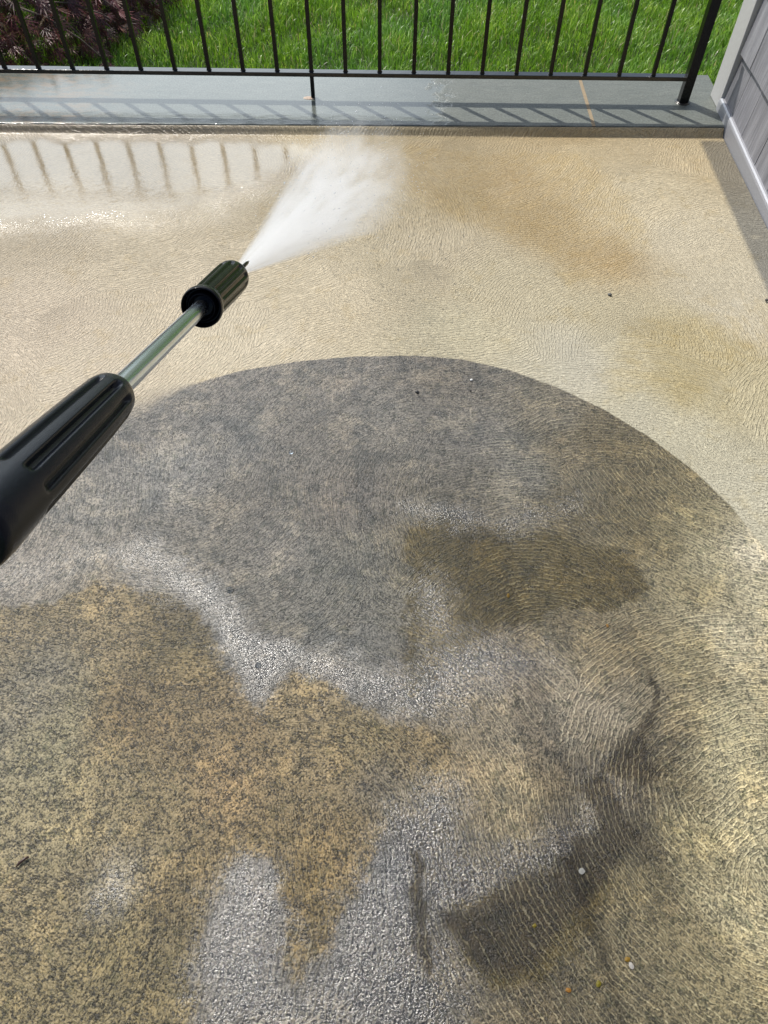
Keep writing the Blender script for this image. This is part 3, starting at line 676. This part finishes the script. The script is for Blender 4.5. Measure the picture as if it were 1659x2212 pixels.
dirv = K.vmath('SCALE', K.vmath('MULTIPLY', c, (1, 1, 0)), scale=K.math('DIVIDE', 1.0, K.math('ADD', zz, .03)))
cmb = K.n('ShaderNodeCombineXYZ'); s2 = K.n('ShaderNodeSeparateXYZ'); K.put(s2.inputs[0], dirv)
K.put(cmb.inputs[0], s2.outputs[0]); K.put(cmb.inputs[1], s2.outputs[1]); K.put(cmb.inputs[2], K.math('MULTIPLY', zz, .06))
st = K.noise(cmb.outputs[0], 42, 3)
cl = K.noise(c, 11, 3, .6)
fall = K.math('POWER', K.math('SUBTRACT', 1.0, K.math('MINIMUM', K.math('MULTIPLY', rr, rr), 1.0)), .75)
den = K.math('POWER', K.math('ADD', zz, .12), -2.0)
den = K.math('MULTIPLY', K.math('MULTIPLY', den, fall), K.math('MULTIPLY', K.ss(st, .36, .64, .15, 1.8), K.ss(cl, .25, .7, .75, 1.2)))
den = K.math('MULTIPLY', den, K.ss(zz, .9, 1.8, 1, .15))
den = K.math('MULTIPLY', den, 2.4)
vs = K.n('ShaderNodeVolumeScatter'); vs.inputs['Color'].default_value = (.94, .975, 1, 1); vs.inputs['Anisotropy'].default_value = .05
K.put(vs.inputs['Density'], den); K.t.links.new(vs.outputs[0], K.out.inputs['Volume'])
sp_o = obj('water_spray', bm, K.m); sp_o.matrix_world = sf
tag(sp_o, 'white fan of water mist leaving the nozzle and hitting the patio', 'water spray', kind='stuff')

K = N('spray_drop'); K.set(Base_Color=(.85, .9, .95), Roughness=.15, IOR=1.33, Transmission_Weight=.25)
g = np.random.default_rng(5); DV, DF = [], []
for i in range(900):
    s_ = g.uniform(.25, 1.84)**1.0; th = g.uniform(0, 6.283); rr = (.004+CONE*s_)*abs(g.normal(.75, .28)); u_ = Vector((math.cos(th)*rr, math.sin(th)*rr, s_))
    if (sf @ u_).z < .01: continue
    d_ = u_.normalized(); a_ = d_.orthogonal().normalized(); b_ = d_.cross(a_); rd = g.uniform(.0005, .0011)*(.5+.5*s_); ln = g.uniform(.002, .007); n0 = len(DV)
    DV += [u_-d_*ln, u_+a_*rd, u_+b_*rd, u_-a_*rd, u_-b_*rd, u_+d_*ln]
    for k in range(4): DF += [(n0, n0+1+(k+1) % 4, n0+1+k), (n0+5, n0+1+k, n0+1+(k+1) % 4)]
dro = obj('droplets', raw_mesh('droplets', np.array([tuple(v) for v in DV]), np.array(DF)), K.m, sp_o)

# ------------------------------------------------------------------ small litter on the patio
K = N('twig_bark'); K.set(Base_Color=(.035, .014, .009), Roughness=.4); TW = K.m
a, b = at(36, 1874), at(64, 1852)
bm = bmesh.new(); tube(bm, [a+Vector((0, 0, .003)), a.lerp(b, .35)+Vector((-.0012, .001, .0042)), a.lerp(b, .75)+Vector((-.001, .0012, .0042)), b+Vector((0, 0, .0035))], [.0008, .0022, .0021, .0017], 9)
smooth(tag(obj('twig', bm, TW), 'short dark reddish brown twig lying on the speckled concrete', 'twig'))
def pebble(px_, py_, rx, ry, rz, colr, label, rough=.6):
    bm = bmesh.new(); bmesh.ops.create_icosphere(bm, subdivisions=2, radius=1)
    for v in bm.verts:
        f_ = 1+random.uniform(-.18, .18); v.co = Vector((v.co.x*rx*f_, v.co.y*ry*f_, v.co.z*rz*f_))
    k = N('pebble_stone'); k.set(Base_Color=colr, Roughness=rough)
    o = obj('pebble', bm, k.m); p = at(px_, py_); o.location = (p.x, p.y, rz*.6+.001); smooth(o)
    tag(o, label, 'pebble', 'tiny pebbles on the patio')
pebble(901, 848, .0045, .004, .003, (.03, .03, .032), 'small dark pebble near the top of the grimy patch', .3)
pebble(1018, 822, .004, .003, .002, (.6, .6, .58), 'tiny white pebble just inside the curved grime edge')
pebble(1016, 845, .0025, .0025, .002, (.035, .03, .03), 'tiny dark grit grain just below the white pebble', .3)
pebble(1317, 638, .006, .004, .003, (.09, .09, .085), 'flat grey pebble on the washed tan concrete')
pebble(211, 276, .011, .008, .006, (.16, .15, .14), 'grey wet pebble lodged against the coping at the left')
pebble(1655, 650, .004, .004, .003, (.03, .03, .03), 'dark pebble at the foot of the house wall')
def drop(px_, py_, r_, label):
    bm = bmesh.new(); bmesh.ops.create_uvsphere(bm, u_segments=20, v_segments=12, radius=r_)
    for v in bm.verts: v.co.z = max(v.co.z, -.2*r_)*.65
    o = obj('water_bubble', bm, WATER); p = at(px_, py_); o.location = (p.x, p.y, .0018); smooth(o); tag(o, label, 'bubble', 'water bubbles on the wet concrete')
drop(497, 1275, .0075, 'clear water bubble on grey wet concrete, the largest one')
drop(558, 1438, .006, 'clear water bubble in the glittering wet patch')
drop(629, 978, .005, 'small clear water bubble in the upper grey area')
def flake(px_, py_, r_, colr, label):
    bm = bmesh.new(); n = 9; ring = []; a0 = random.random()*6
    cv = bm.verts.new((0, 0, .0012))
    for k in range(n):
        t_ = 2*math.pi*k/n+a0; q = r_*(.75+.4*random.random()); ring.append(bm.verts.new((q*math.cos(t_)*1.3, q*math.sin(t_), random.uniform(0, .0007))))
    for k in range(n): bm.faces.new((cv, ring[k], ring[(k+1) % n]))
    bmesh.ops.solidify(bm, geom=bm.faces[:], thickness=.0004)
    k_ = N('leaf_flake'); k_.set(Base_Color=colr, Roughness=.5)
    o = obj('leaf_fragment', bm, k_.m); p = at(px_, py_); o.location = (p.x, p.y, .0022); o.rotation_euler = (0, 0, random.random()*6)
    tag(o, label, 'leaf fragment', 'leaf fragments on the grimy patch')
flake(1097, 1288, .0035, (.25, .15, .01), 'ochre leaf fragment in the olive grime above the pale bulge')
flake(1311, 1353, .0028, (.26, .13, .015), 'rusty leaf fragment right of the ochre one')
flake(1354, 2073, .0036, (.28, .17, .02), 'ochre leaf fragment near the lower right corner')
flake(1292, 2125, .0038, (.2, .17, .01), 'olive yellow leaf fragment at the bottom right')
flake(1227, 2139, .0034, (.32, .15, .02), 'orange leaf fragment at the bottom right')
flake(1154, 2000, .0028, (.2, .16, .01), 'olive leaf fragment at the dark stain')
flake(1256, 1883, .0045, (.45, .45, .42), 'white flake of debris beside the dark stain')
flake(1363, 2086, .0035, (.5, .48, .45), 'pale chip near the lower right corner')
